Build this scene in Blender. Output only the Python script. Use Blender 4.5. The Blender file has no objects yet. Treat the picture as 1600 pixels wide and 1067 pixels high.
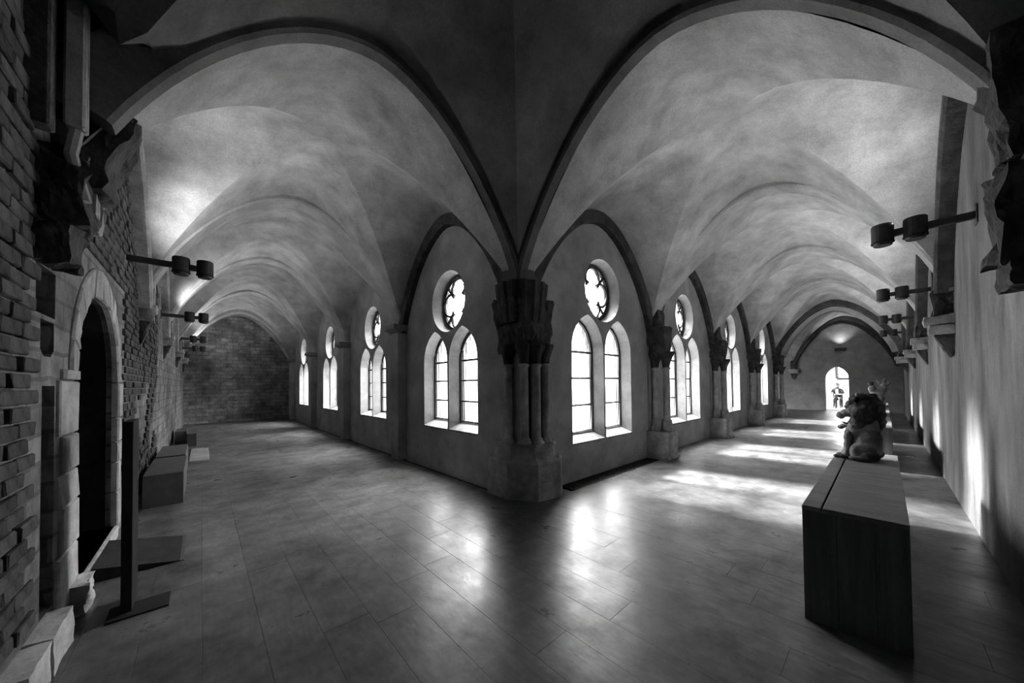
import bpy, bmesh, math, random
from mathutils import Vector, Matrix, noise
random.seed(7)
noise.seed_set(5)
sc = bpy.context.scene
COL = sc.collection
R = math.radians

# ------------------------------------------------------------------ camera
F_PX, YAW, ROLL, PITCH, EYE = 531.0, math.atan2(581, 531), R(0.6), R(1.0), 1.6
cam_d = bpy.data.cameras.new('camera')
cam_d.sensor_width = 36.0
cam_d.lens = 36.0 * F_PX / 1600
cam_d.shift_y = 57.5 / 1600
cam_d.clip_start = 0.02
cam = bpy.data.objects.new('camera', cam_d)
COL.objects.link(cam)
fw = Vector((math.cos(YAW) * math.cos(PITCH), math.sin(YAW) * math.cos(PITCH), math.sin(PITCH)))
rt = Vector((math.sin(YAW), -math.cos(YAW), 0))
up = rt.cross(fw)
cr, sr = math.cos(ROLL), math.sin(ROLL)
rt, up = rt * cr - up * sr, up * cr + rt * sr
cam.matrix_world = Matrix(((rt.x, up.x, -fw.x, 0), (rt.y, up.y, -fw.y, 0), (rt.z, up.z, -fw.z, EYE), (0, 0, 0, 1)))
sc.camera = cam

# ------------------------------------------------------------------ sky, sun, exposure
SKY = 42.0
world = bpy.data.worlds.new('white_overcast_sky')
sc.world = world
world.use_nodes = True
bg = world.node_tree.nodes['Background']
bg.inputs[0].default_value = (1, 1, 1, 1)
bg.inputs[1].default_value = SKY
# overcast luminance: the zenith brighter than the horizon
wn_, wl_ = world.node_tree.nodes, world.node_tree.links
wtc = wn_.new('ShaderNodeTexCoord')
wsep = wn_.new('ShaderNodeSeparateXYZ')
wl_.new(wtc.outputs['Generated'], wsep.inputs[0])
wr = wn_.new('ShaderNodeMapRange')
wr.inputs[1].default_value = 0.0
wr.inputs[2].default_value = 1.0
wr.inputs[3].default_value = SKY
wr.inputs[4].default_value = SKY * 3
wl_.new(wsep.outputs[2], wr.inputs[0])
wl_.new(wr.outputs[0], bg.inputs[1])
sun_d = bpy.data.lights.new('hazy_sun', 'SUN')
sun_d.energy = 110.0
sun_d.angle = R(10)
sun = bpy.data.objects.new('hazy_sun', sun_d)
COL.objects.link(sun)
sun.rotation_euler = Vector((0.14, -1.0, -0.64)).to_track_quat('-Z', 'Y').to_euler()
sun.location = (10, 12, 9)
sc.view_settings.view_transform = 'Standard'
sc.view_settings.look = 'None'
sc.view_settings.gamma = 1.0
sc.view_settings.use_curve_mapping = False
sc.view_settings.exposure = 0.0
sc.cycles.use_denoising = True
sc.cycles.filter_width = 1.0
sc.cycles.max_bounces = 8
sc.cycles.diffuse_bounces = 5
sc.cycles.sample_clamp_indirect = 6.0
LAMP_W = 115.0

# ------------------------------------------------------------------ materials
def g(v):
    return (v, v, v, 1)

def mat(name, lo, hi, scale=2.0, stretch=(1, 1, 1), rough=0.85, spec=0.25, bump=0.3, bscale=40.0, bdist=0.01,
        blotch=0.0, blotch_scale=0.7, per_object=0.0, rough2=None, grain=0.12):
    m = bpy.data.materials.new(name)
    m.use_nodes = True
    nt = m.node_tree
    N, L = nt.nodes, nt.links
    b = N['Principled BSDF']
    tc = N.new('ShaderNodeTexCoord')
    mp = N.new('ShaderNodeMapping')
    mp.inputs['Scale'].default_value = stretch
    L.new(tc.outputs['Object'], mp.inputs[0])
    n1 = N.new('ShaderNodeTexNoise')
    n1.inputs['Scale'].default_value = scale
    n1.inputs['Detail'].default_value = 8
    n1.inputs['Roughness'].default_value = 0.65
    L.new(mp.outputs[0], n1.inputs[0])
    cr_ = N.new('ShaderNodeValToRGB')
    cr_.color_ramp.elements[0].position = 0.3
    cr_.color_ramp.elements[0].color = g(lo)
    cr_.color_ramp.elements[1].position = 0.7
    cr_.color_ramp.elements[1].color = g(hi)
    L.new(n1.outputs[0], cr_.inputs[0])
    out = cr_.outputs[0]
    if blotch > 0:
        n2 = N.new('ShaderNodeTexNoise')
        n2.inputs['Scale'].default_value = blotch_scale
        n2.inputs['Detail'].default_value = 5
        L.new(mp.outputs[0], n2.inputs[0])
        r2 = N.new('ShaderNodeMapRange')
        r2.inputs[1].default_value = 0.35
        r2.inputs[2].default_value = 0.65
        r2.inputs[3].default_value = 1 - blotch
        r2.inputs[4].default_value = 1.0
        L.new(n2.outputs[0], r2.inputs[0])
        mx = N.new('ShaderNodeMixRGB')
        mx.blend_type = 'MULTIPLY'
        mx.inputs[0].default_value = 1
        L.new(out, mx.inputs[1])
        L.new(r2.outputs[0], mx.inputs[2])
        out = mx.outputs[0]
    if grain > 0:
        n4 = N.new('ShaderNodeTexNoise')
        n4.inputs['Scale'].default_value = 55
        n4.inputs['Detail'].default_value = 4
        n4.inputs['Roughness'].default_value = 0.8
        L.new(tc.outputs['Object'], n4.inputs[0])
        r4 = N.new('ShaderNodeMapRange')
        r4.inputs[1].default_value = 0.3
        r4.inputs[2].default_value = 0.7
        r4.inputs[3].default_value = 1 - grain
        r4.inputs[4].default_value = 1 + grain
        L.new(n4.outputs[0], r4.inputs[0])
        mx = N.new('ShaderNodeMixRGB')
        mx.blend_type = 'MULTIPLY'
        mx.inputs[0].default_value = 1
        L.new(out, mx.inputs[1])
        L.new(r4.outputs[0], mx.inputs[2])
        out = mx.outputs[0]
    if per_object > 0:
        oi = N.new('ShaderNodeObjectInfo')
        r3 = N.new('ShaderNodeMapRange')
        r3.inputs[3].default_value = 1 - per_object
        r3.inputs[4].default_value = 1 + per_object
        L.new(oi.outputs['Random'], r3.inputs[0])
        mx = N.new('ShaderNodeMixRGB')
        mx.blend_type = 'MULTIPLY'
        mx.inputs[0].default_value = 1
        L.new(out, mx.inputs[1])
        L.new(r3.outputs[0], mx.inputs[2])
        out = mx.outputs[0]
    L.new(out, b.inputs['Base Color'])
    b.inputs['Roughness'].default_value = rough
    if rough2 is not None:
        rr = N.new('ShaderNodeMapRange')
        rr.inputs[1].default_value = 0.35
        rr.inputs[2].default_value = 0.65
        rr.inputs[3].default_value = rough
        rr.inputs[4].default_value = rough2
        L.new(n1.outputs[0], rr.inputs[0])
        L.new(rr.outputs[0], b.inputs['Roughness'])
    b.inputs['Specular IOR Level'].default_value = spec
    if bump > 0:
        n3 = N.new('ShaderNodeTexNoise')
        n3.inputs['Scale'].default_value = bscale
        n3.inputs['Detail'].default_value = 6
        L.new(mp.outputs[0], n3.inputs[0])
        bp = N.new('ShaderNodeBump')
        bp.inputs['Strength'].default_value = bump
        bp.inputs['Distance'].default_value = bdist
        L.new(n3.outputs[0], bp.inputs['Height'])
        L.new(bp.outputs[0], b.inputs['Normal'])
    return m

M = {}
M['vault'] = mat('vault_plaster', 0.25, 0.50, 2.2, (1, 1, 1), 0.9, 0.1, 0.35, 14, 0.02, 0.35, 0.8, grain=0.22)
M['vault_corner'] = mat('dark_grey_plaster', 0.08, 0.165, 2.2, (1, 1, 1), 0.9, 0.1, 0.35, 14, 0.02, 0.35, 0.8, grain=0.22)  # darker plaster tone for the corner bay vault and its two arches
M['wall'] = mat('wall_plaster', 0.24, 0.40, 2.5, (1, 1, 1), 0.9, 0.12, 0.3, 25, 0.012, 0.3, 0.9)
M['wall_streak'] = mat('stained_plaster', 0.07, 0.27, 2.6, (1, 1, 0.34), 0.85, 0.15, 0.35, 9, 0.02, 0.5, 0.7, grain=0.2)
M['reveal'] = mat('reveal_stone', 0.16, 0.27, 5, (1, 1, 1), 0.85, 0.15, 0.3, 40, 0.006, 0.2, 1.5)
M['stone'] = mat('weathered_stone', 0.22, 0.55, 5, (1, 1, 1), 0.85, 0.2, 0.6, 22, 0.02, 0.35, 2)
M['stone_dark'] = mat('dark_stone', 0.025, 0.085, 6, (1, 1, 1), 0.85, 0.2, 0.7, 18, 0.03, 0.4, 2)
M['stone_light'] = mat('pale_sandstone', 0.28, 0.55, 6, (1, 1, 1), 0.85, 0.2, 0.5, 30, 0.012, 0.3, 2, per_object=0.2)
M['brick'] = mat('old_brick', 0.022, 0.10, 9, (1, 1, 1), 0.85, 0.2, 0.6, 35, 0.01, 0.4, 1.0, per_object=0.3)
M['mortar'] = mat('mortar', 0.08, 0.20, 8, (1, 1, 1), 0.9, 0.1, 0.6, 30, 0.02, 0.4, 1.2)
M['plank'] = None
M['gap'] = mat('floor_gap', 0.02, 0.04, 5, bump=0)
M['metal'] = mat('black_metal', 0.012, 0.03, 20, rough=0.45, spec=0.4, bump=0.1)
M['lead'] = mat('lead_bar', 0.02, 0.04, 20, rough=0.6, spec=0.3, bump=0)
M['wood'] = mat('dark_wood', 0.07, 0.16, 4, (3, 0.7, 3), 0.5, 0.35, 0.1, 30, 0.004, per_object=0.1)
M['wood_v'] = mat('dark_wood_upright', 0.05, 0.13, 4, (5, 5, 0.3), 0.5, 0.3, 0.1, 30, 0.004)
M['box'] = mat('grey_box_board', 0.045, 0.085, 6, (1, 1, 1), 0.55, 0.3, 0.08, 40, 0.003, per_object=0.12)
M['steel'] = mat('dark_steel', 0.012, 0.03, 6, rough=0.8, spec=0.08, bump=0.05)
M['statue'] = mat('carved_stone', 0.05, 0.34, 5, (1, 1, 1), 0.75, 0.25, 0.6, 30, 0.02, 0.5, 3)
M['passage_shade'] = mat('shaded_passage_stone', 0.008, 0.02, 6, rough=0.95, spec=0.05, bump=0.2)  # near-black colour paints the shade inside the door passage
M['gravel'] = mat('pale_gravel', 0.32, 0.5, 12, rough=0.95, spec=0.1, bump=0.3)
M['facade'] = mat('pale_facade', 0.45, 0.6, 2, rough=0.95, spec=0.1, bump=0.1)
M['white'] = mat('white_plaster', 0.7, 0.8, 3, rough=0.9, bump=0)
M['cloth_dark'] = mat('dark_cloth', 0.02, 0.04, 9, bump=0)
M['cloth_light'] = mat('light_cloth', 0.45, 0.55, 9, bump=0)
M['skin'] = mat('skin', 0.25, 0.32, 9, rough=0.6, bump=0)
M['door'] = mat('old_door_wood', 0.03, 0.07, 4, (4, 4, 0.3), 0.6, 0.3, 0.2, 20, 0.01)

def masonry():
    m = mat('coursed_masonry', 0.09, 0.38, 3, (1, 1, 1), 0.9, 0.15, 0.5, 25, 0.02, 0.55, 0.6)
    nt = m.node_tree
    N, L = nt.nodes, nt.links
    b = N['Principled BSDF']
    tc = N.new('ShaderNodeTexCoord')
    sep = N.new('ShaderNodeSeparateXYZ')
    L.new(tc.outputs['Object'], sep.inputs[0])
    add = N.new('ShaderNodeMath')
    L.new(sep.outputs[0], add.inputs[0])
    L.new(sep.outputs[1], add.inputs[1])
    cmb = N.new('ShaderNodeCombineXYZ')
    L.new(add.outputs[0], cmb.inputs[0])
    L.new(sep.outputs[2], cmb.inputs[1])
    bt = N.new('ShaderNodeTexBrick')
    bt.inputs['Scale'].default_value = 1
    bt.inputs['Brick Width'].default_value = 0.42
    bt.inputs['Row Height'].default_value = 0.17
    bt.inputs['Mortar Size'].default_value = 0.014
    bt.inputs['Color1'].default_value = g(0.6)
    bt.inputs['Color2'].default_value = g(1.0)
    bt.inputs['Mortar'].default_value = g(0.5)
    dn = N.new('ShaderNodeTexNoise')
    dn.inputs['Scale'].default_value = 2.5
    dn.inputs['Detail'].default_value = 3
    L.new(tc.outputs['Object'], dn.inputs[0])
    dv = N.new('ShaderNodeVectorMath')
    dv.operation = 'MULTIPLY_ADD'
    L.new(dn.outputs['Color'], dv.inputs[0])
    dv.inputs[1].default_value = (0.10, 0.07, 0)
    L.new(cmb.outputs[0], dv.inputs[2])
    L.new(dv.outputs[0], bt.inputs[0])
    old = b.inputs['Base Color'].links[0].from_socket
    mx = N.new('ShaderNodeMixRGB')
    mx.blend_type = 'MULTIPLY'
    mx.inputs[0].default_value = 1
    L.new(old, mx.inputs[1])
    L.new(bt.outputs[0], mx.inputs[2])
    L.new(mx.outputs[0], b.inputs['Base Color'])
    return m
M['masonry'] = masonry()

def plank_mat():
    m = bpy.data.materials.new('polished_plank')
    m.use_nodes = True
    nt = m.node_tree
    N, L = nt.nodes, nt.links
    b = N['Principled BSDF']
    tc = N.new('ShaderNodeTexCoord')
    oi = N.new('ShaderNodeObjectInfo')
    geo = N.new('ShaderNodeNewGeometry')
    rv = N.new('ShaderNodeVectorMath')
    rv.operation = 'MULTIPLY_ADD'
    L.new(oi.outputs['Random'], rv.inputs[0])
    rv.inputs[1].default_value = (7.3, 19.1, 3.7)
    L.new(tc.outputs['Object'], rv.inputs[2])
    mp = N.new('ShaderNodeMapping')
    mp.inputs['Scale'].default_value = (1.0, 0.16, 1.0)
    L.new(rv.outputs[0], mp.inputs[0])
    wv = N.new('ShaderNodeTexWave')
    wv.wave_type = 'RINGS'
    wv.inputs['Scale'].default_value = 11
    wv.inputs['Distortion'].default_value = 5
    wv.inputs['Detail'].default_value = 3
    wv.inputs['Detail Scale'].default_value = 1.2
    L.new(mp.outputs[0], wv.inputs[0])
    n1 = N.new('ShaderNodeTexNoise')
    n1.inputs['Scale'].default_value = 2.0
    n1.inputs['Detail'].default_value = 12
    n1.inputs['Roughness'].default_value = 0.68
    L.new(geo.outputs['Position'], n1.inputs[0])
    n2 = N.new('ShaderNodeTexNoise')
    n2.inputs['Scale'].default_value = 40
    n2.inputs['Detail'].default_value = 4
    L.new(mp.outputs[0], n2.inputs[0])
    def rng(src, a, b_, lo=0.3, hi=0.7):
        r = N.new('ShaderNodeMapRange')
        r.inputs[1].default_value = lo
        r.inputs[2].default_value = hi
        r.inputs[3].default_value = a
        r.inputs[4].default_value = b_
        L.new(src, r.inputs[0])
        return r.outputs[0]
    def mul(p, q):
        k = N.new('ShaderNodeMath')
        k.operation = 'MULTIPLY'
        L.new(p, k.inputs[0])
        L.new(q, k.inputs[1])
        return k.outputs[0]
    v = mul(rng(wv.outputs['Fac'], 0.85, 1.1, 0, 1), rng(n1.outputs[0], 0.0, 0.185, 0.25, 0.82))
    v = mul(v, rng(oi.outputs['Random'], 0.9, 1.1, 0, 1))
    v = mul(v, rng(n2.outputs[0], 0.85, 1.15))
    L.new(v, b.inputs['Base Color'])
    L.new(rng(n1.outputs[0], 0.60, 0.10, 0.05, 0.95), b.inputs['Roughness'])
    b.inputs['Specular IOR Level'].default_value = 0.45
    bp = N.new('ShaderNodeBump')
    bp.inputs['Strength'].default_value = 0.12
    bp.inputs['Distance'].default_value = 0.004
    L.new(wv.outputs['Fac'], bp.inputs['Height'])
    n5 = N.new('ShaderNodeTexNoise')
    n5.inputs['Scale'].default_value = 5
    n5.inputs['Detail'].default_value = 3
    L.new(geo.outputs['Position'], n5.inputs[0])
    bp2 = N.new('ShaderNodeBump')
    bp2.inputs['Strength'].default_value = 0.2
    bp2.inputs['Distance'].default_value = 0.02
    L.new(n5.outputs[0], bp2.inputs['Height'])
    L.new(bp.outputs[0], bp2.inputs['Normal'])
    L.new(bp2.outputs[0], b.inputs['Normal'])
    return m
M['plank'] = plank_mat()

def glass():
    m = bpy.data.materials.new('streaked_glass')
    m.use_nodes = True
    nt = m.node_tree
    N, L = nt.nodes, nt.links
    N.remove(N['Principled BSDF'])
    tc = N.new('ShaderNodeTexCoord')
    mp = N.new('ShaderNodeMapping')
    mp.inputs['Scale'].default_value = (26, 26, 0.35)
    L.new(tc.outputs['Object'], mp.inputs[0])
    n = N.new('ShaderNodeTexNoise')
    n.inputs['Scale'].default_value = 1
    n.inputs['Detail'].default_value = 3
    L.new(mp.outputs[0], n.inputs[0])
    r = N.new('ShaderNodeValToRGB')
    r.color_ramp.elements[0].position = 0.36
    r.color_ramp.elements[0].color = g(0.07)
    r.color_ramp.elements[1].position = 0.56
    r.color_ramp.elements[1].color = g(0.92)
    L.new(n.outputs[0], r.inputs[0])
    t = N.new('ShaderNodeBsdfTransparent')
    L.new(r.outputs[0], t.inputs[0])
    gl = N.new('ShaderNodeBsdfGlossy')
    gl.inputs[1].default_value = 0.15
    mx = N.new('ShaderNodeMixShader')
    mx.inputs[0].default_value = 0.05
    L.new(t.outputs[0], mx.inputs[1])
    L.new(gl.outputs[0], mx.inputs[2])
    L.new(mx.outputs[0], N['Material Output'].inputs[0])
    return m
M['glass'] = glass()

# ------------------------------------------------------------------ helpers
def link(name, me, m=None, parent=None, smooth=False):
    o = bpy.data.objects.new(name, me)
    COL.objects.link(o)
    if m is not None and not me.materials:
        me.materials.append(M[m])
    if parent is not None:
        o.parent = parent
    if smooth:
        for p in me.polygons:
            p.use_smooth = True
    return o

def obj(name, bm, m, parent=None, smooth=False, fix=True):
    if fix:
        bmesh.ops.recalc_face_normals(bm, faces=bm.faces[:])
    me = bpy.data.meshes.new(name)
    bm.to_mesh(me)
    bm.free()
    return link(name, me, m, parent, smooth)

def empty(name, loc=(0, 0, 0)):
    o = bpy.data.objects.new(name, None)
    o.empty_display_size = 0.1
    COL.objects.link(o)
    o.location = loc
    return o

def tag(o, label, cat, group=None):
    o['label'] = label
    o['category'] = cat
    if group:
        o['group'] = group
    return o

def struct(o, label=None):
    o['kind'] = 'structure'
    if label:
        o['label'] = label
    return o

def box(bm, x0, x1, y0, y1, z0, z1, bev=0.0):
    vs = [bm.verts.new(p) for p in ((x0, y0, z0), (x1, y0, z0), (x1, y1, z0), (x0, y1, z0),
                                    (x0, y0, z1), (x1, y0, z1), (x1, y1, z1), (x0, y1, z1))]
    fs = [bm.faces.new([vs[i] for i in q]) for q in ((0, 3, 2, 1), (4, 5, 6, 7), (0, 1, 5, 4), (1, 2, 6, 5), (2, 3, 7, 6), (3, 0, 4, 7))]
    if bev > 0:
        es = list({e for f in fs for e in f.edges})
        bmesh.ops.bevel(bm, geom=es, offset=bev, segments=1, affect='EDGES')

def boxobj(name, m, parent, x0, x1, y0, y1, z0, z1, bev=0.0):
    bm = bmesh.new()
    box(bm, x0, x1, y0, y1, z0, z1, bev)
    return obj(name, bm, m, parent)

def lathe(bm, prof, cx, cy, segs=16, rot=0.0, amp=None):
    rings = []
    for r, z in prof:
        ring = []
        for i in range(segs):
            a = rot + 2 * math.pi * i / segs
            rr = r * (1 + (amp(a, z) if amp else 0))
            ring.append(bm.verts.new((cx + rr * math.cos(a), cy + rr * math.sin(a), z)))
        rings.append(ring)
    for k in range(len(rings) - 1):
        for i in range(segs):
            j = (i + 1) % segs
            bm.faces.new((rings[k][i], rings[k][j], rings[k + 1][j], rings[k + 1][i]))
    bm.faces.new(rings[0][::-1])
    bm.faces.new(rings[-1])

def prism(bm, poly, z0, z1, poly1=None):
    a = [bm.verts.new((x, y, z0)) for x, y in poly]
    b = [bm.verts.new((x, y, z1)) for x, y in (poly1 or poly)]
    n = len(poly)
    bm.faces.new(a[::-1])
    bm.faces.new(b)
    for i in range(n):
        j = (i + 1) % n
        bm.faces.new((a[i], a[j], b[j], b[i]))

def tube(bm, pts, rad, segs=6, closed=False):
    n = len(pts)
    rings = []
    for i, p in enumerate(pts):
        p = Vector(p)
        if closed:
            d = Vector(pts[(i + 1) % n]) - Vector(pts[i - 1])
        else:
            d = Vector(pts[min(i + 1, n - 1)]) - Vector(pts[max(i - 1, 0)])
        d.normalize()
        u = d.orthogonal() if abs(d.z) > 0.95 else d.cross(Vector((0, 0, 1)))
        u.normalize()
        if abs(d.z) > 0.95:
            u = Vector((1, 0, 0)) - d * d.x
            u.normalize()
        v = d.cross(u)
        rr = rad[i] if isinstance(rad, (list, tuple)) else rad
        rings.append([bm.verts.new(p + (u * math.cos(2 * math.pi * k / segs) + v * math.sin(2 * math.pi * k / segs)) * rr) for k in range(segs)])
    m = n if closed else n - 1
    for i in range(m):
        A, B = rings[i], rings[(i + 1) % n]
        for k in range(segs):
            l = (k + 1) % segs
            bm.faces.new((A[k], A[l], B[l], B[k]))
    if not closed:
        bm.faces.new(rings[0][::-1])
        bm.faces.new(rings[-1])

def rock(bm, c, size, seed=0, amp=0.18, freq=3.0, cuts=5, taper=None, squash=0.0):
    """broken lump of stone: a subdivided box pushed about by noise. taper(zn)->(sx, sy, ox, oy)"""
    t = bmesh.new()
    bmesh.ops.create_cube(t, size=2)
    bmesh.ops.subdivide_edges(t, edges=t.edges[:], cuts=cuts, use_grid_fill=True)
    sd = Vector((seed * 3.1, seed * 1.7, seed * 5.3))
    mp = {}
    for v in t.verts:
        p = v.co.copy()
        q = p.normalized() * 1.15
        p = p.lerp(q, 0.45 - squash)
        sx = sy = 1.0
        ox = oy = 0.0
        if taper:
            sx, sy, ox, oy = taper(p.z)
        w = Vector((p.x * size[0] * sx + ox, p.y * size[1] * sy + oy, p.z * size[2]))
        nv = noise.noise_vector((w + sd) * freq) * amp + noise.noise_vector((w + sd) * freq * 3.3) * amp * 0.45
        mp[v] = bm.verts.new(w + nv + Vector(c))
    for f in t.faces:
        try:
            bm.faces.new([mp[v] for v in f.verts])
        except ValueError:
            pass
    t.free()

def fill_with_holes(bm, outer, holes, P, n):
    es = []
    loops = []
    for lp in [outer] + holes:
        vs = [bm.verts.new(P(s, n, z)) for s, z in lp]
        loops.append(vs)
        for i in range(len(vs)):
            es.append(bm.edges.new((vs[i], vs[(i + 1) % len(vs)])))
    bmesh.ops.triangle_fill(bm, edges=es, use_beauty=True, use_dissolve=False)
    return loops

def strip(bm, lpA, nA, lpB, nB, P, closed=True):
    a = [bm.verts.new(P(s, nA, z)) for s, z in lpA]
    b = [bm.verts.new(P(s, nB, z)) for s, z in lpB]
    m = len(a) if closed else len(a) - 1
    for i in range(m):
        j = (i + 1) % len(a)
        bm.faces.new((a[i], a[j], b[j], b[i]))

# ------------------------------------------------------------------ layout of the place
XL, YR = 3.30, 3.45            # faces of the two window walls
XO, YO = -0.68, -0.63          # faces of the two outer walls
LB = [3.45, 7.2, 11.0, 15.05, 19.1, 20.5]     # bay limits, left gallery (Y)
RB = [3.30, 7.3, 11.2, 15.25, 19.55, 25.0]    # bay limits, right gallery (X)
YEND, XEND = 20.5, 25.0
ZTOP = 5.7
ZS, R_C, R_T, R_L = 2.75, 2.38, 2.22, 1.88

def PL(s, n, z):
    return (XL + n, s, z)

def PR(s, n, z):
    return (s, YR + n, z)

def PO(s, n, z):      # left outer wall, a touch out of parallel; n = into the gallery
    return (-0.70 + 0.0085 * (s - 4.0) + n, s, z)

def prof(t):
    t = min(abs(t), 1.0)
    return (1 - t ** 1.8) ** 0.75

# ------------------------------------------------------------------ vaults
def vault_bay(name, x0, x1, y0, y1, along, R_L=R_L, m='vault', lift=None):
    """groin vault over a bay; along = 'x' or 'y' is the gallery's run"""
    n = 28
    ts = [math.sin(math.pi / 2 * (i / n * 2 - 1)) for i in range(n + 1)]
    bm = bmesh.new()
    V = {}
    for i, a in enumerate(ts):
        for j, b in enumerate(ts):
            xi, et = (a, b) if along == 'x' else (b, a)
            rho = R_C + (R_T - R_C) * xi * xi + (R_L - R_C) * et * et
            z = ZS + rho * prof(min(abs(xi), abs(et)))
            x = (x0 + x1) / 2 + a * ((x1 - x0) / 2 + 0.012)
            y = (y0 + y1) / 2 + b * ((y1 - y0) / 2 + 0.012)
            if lift:      # plaster broken away round a lost springer
                z += lift[2] * math.exp(-((x - lift[0]) ** 2 + (y - lift[1]) ** 2) / lift[3] ** 2)
            wob = noise.noise(Vector((x * 0.9, y * 0.9, z * 0.9))) * 0.018 + noise.noise(Vector((x * 2.7, y * 2.7, z * 2.7))) * 0.003
            V[i, j] = bm.verts.new((x, y, z + wob * (1 - a * a) * (1 - b * b)))
    for i in range(n):
        for j in range(n):
            q = (V[i, j], V[i + 1, j], V[i + 1, j + 1], V[i, j + 1])
            if (i < n // 2) == (j < n // 2):
                bm.faces.new((q[0], q[1], q[2]))
                bm.faces.new((q[0], q[2], q[3]))
            else:
                bm.faces.new((q[0], q[1], q[3]))
                bm.faces.new((q[1], q[2], q[3]))
    o = obj(name, bm, m, None, True, False)
    # keep the groins crisp
    me = o.data
    h = n // 2
    bm2 = bmesh.new()
    bm2.from_mesh(me)
    for e in bm2.edges:
        if len(e.link_faces) == 2 and e.calc_face_angle() > R(24):
            e.smooth = False
    bm2.to_mesh(me)
    bm2.free()
    return struct(o)

struct_vaults = []
vault_bay('ceiling', XO, XL, YO, YR, 'x', R_T, 'vault_corner', (XO, YR, 1.4, .30))
for k in range(5):
    vault_bay('ceiling', XO - .05, XL, LB[k], LB[k + 1], 'y')
for k in range(4):
    vault_bay('ceiling', RB[k], RB[k + 1], YO, YR, 'x')
vault_bay('ceiling', RB[4], RB[5], YO, YR, 'x')
vault_bay('ceiling', RB[4], RB[5], YR, 8.0, 'y')

def arch_band(name, fixed, axis, c0, c1, width, drop, thick, m, zs=ZS, rise=R_T, n=36, skip=0):
    """band of an arch spanning c0..c1; lies at `fixed` on the other axis"""
    c, h = (c0 + c1) / 2, (c1 - c0) / 2
    ts = [math.sin(math.pi / 2 * (i / n * 2 - 1)) for i in range(n + 1)]
    pts = [(c + t * h, zs + rise * prof(t)) for t in ts]
    inner = []
    for i, (s, z) in enumerate(pts):
        a, b = pts[max(i - 1, 0)], pts[min(i + 1, n)]
        d = Vector((b[0] - a[0], b[1] - a[1])).normalized()
        nrm = Vector((d.y, -d.x))
        inner.append((s + nrm.x * drop, z + nrm.y * drop))
    outer = []
    for i, (s, z) in enumerate(pts):
        a, b = pts[max(i - 1, 0)], pts[min(i + 1, n)]
        d = Vector((b[0] - a[0], b[1] - a[1])).normalized()
        nrm = Vector((d.y, -d.x))
        outer.append((s - nrm.x * thick, z - nrm.y * thick))
    bm = bmesh.new()
    def pt(s, z, w):
        return (fixed + w, s, z) if axis == 'y' else (s, fixed + w, z)
    ch = 0.025
    sect = [(0, -width / 2), (0, width / 2), (1, width / 2), (2, width / 2 - ch), (2, -width / 2 + ch), (1, -width / 2)]
    rings = []
    for i in range(n + 1):
        ring = []
        for lev, w in sect:
            o_, i_ = Vector(outer[i]), Vector(inner[i])
            if lev == 0:
                q = o_
            elif lev == 1:
                q = i_ + (o_ - i_).normalized() * ch
            else:
                q = i_
            ring.append(bm.verts.new(pt(q.x, q.y, w)))
        rings.append(ring)
    for i in range(skip, n):
        for k in range(6):
            l = (k + 1) % 6
            bm.faces.new((rings[i][k], rings[i][l], rings[i + 1][l], rings[i + 1][k]))
    bm.faces.new(rings[skip])
    bm.faces.new(rings[-1][::-1])
    bmesh.ops.delete(bm, geom=[v for v in bm.verts if not v.link_faces], context='VERTS')
    return obj(name, bm, m, None, False)

tn = [0]
def trim(o, label=None):
    tn[0] += 1
    o.name = 'trim_%d' % tn[0]
    return struct(o, label)

# transverse arches of plaster between the bays
trim(arch_band('t', LB[0] - .08, 'x', XO, XL, 0.17, 0.07, 0.25, 'vault_corner', skip=5))
trim(arch_band('t', RB[0] - .08, 'y', YO, YR, 0.17, 0.07, 0.25, 'vault_corner', skip=3))
for k in range(1, 5):
    trim(arch_band('t', LB[k], 'x', XO, XL, 0.36 if k < 4 else 0.5, 0.055 if k < 4 else 0.12, 0.05, 'vault'))
for k in range(1, 4):
    trim(arch_band('t', RB[k], 'y', YO, YR, 0.36, 0.055, 0.05, 'vault'))
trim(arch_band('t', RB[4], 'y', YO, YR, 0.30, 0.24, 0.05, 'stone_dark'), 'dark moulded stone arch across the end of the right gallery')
trim(arch_band('t', RB[4] + .3, 'y', YO, YR, 0.5, 0.40, 0.05, 'wall'))
# wall ribs: dark arches framing the window walls
for k in range(4):
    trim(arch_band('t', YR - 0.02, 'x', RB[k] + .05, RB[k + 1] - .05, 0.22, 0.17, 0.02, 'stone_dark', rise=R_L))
trim(arch_band('t', XL - 0.02, 'y', LB[0] + .05, LB[1] - .05, 0.22, 0.17, 0.02, 'stone_dark', rise=R_L))
# and the outer walls
for k in range(4):
    trim(arch_band('t', YO + 0.06, 'x', RB[k] + .05, RB[k + 1] - .05, 0.20, 0.12, 0.02, 'stone_dark', rise=R_L))
for k in range(4):
    trim(arch_band('t', XO + 0.06, 'y', LB[k] + .05, LB[k + 1] - .05, 0.2, 0.14, 0.02, 'stone', rise=R_L))
trim(arch_band('t', XEND - 0.1, 'y', YO + .1, YR + .1, 0.3, 0.16, 0.02, 'stone_dark', zs=2.3, rise=2.45))

# ------------------------------------------------------------------ window walls with their windows
def lancet(c, hw, z0, zs, zt, n=9):
    """pointed light, counter-clockwise from bottom left"""
    pts = [(c - hw, z0), (c + hw, z0)]
    h = zt - zs
    e = (h * h - hw * hw) / (2 * hw)
    rad = hw + e
    a1 = math.asin(min(1, h / rad))
    right = [(c - e + rad * math.cos(a1 * i / n), zs + rad * math.sin(a1 * i / n)) for i in range(n + 1)]
    right[-1] = (c, zt)
    left = [(2 * c - s, z) for s, z in right[:-1]][::-1]
    return pts + right + left

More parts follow.
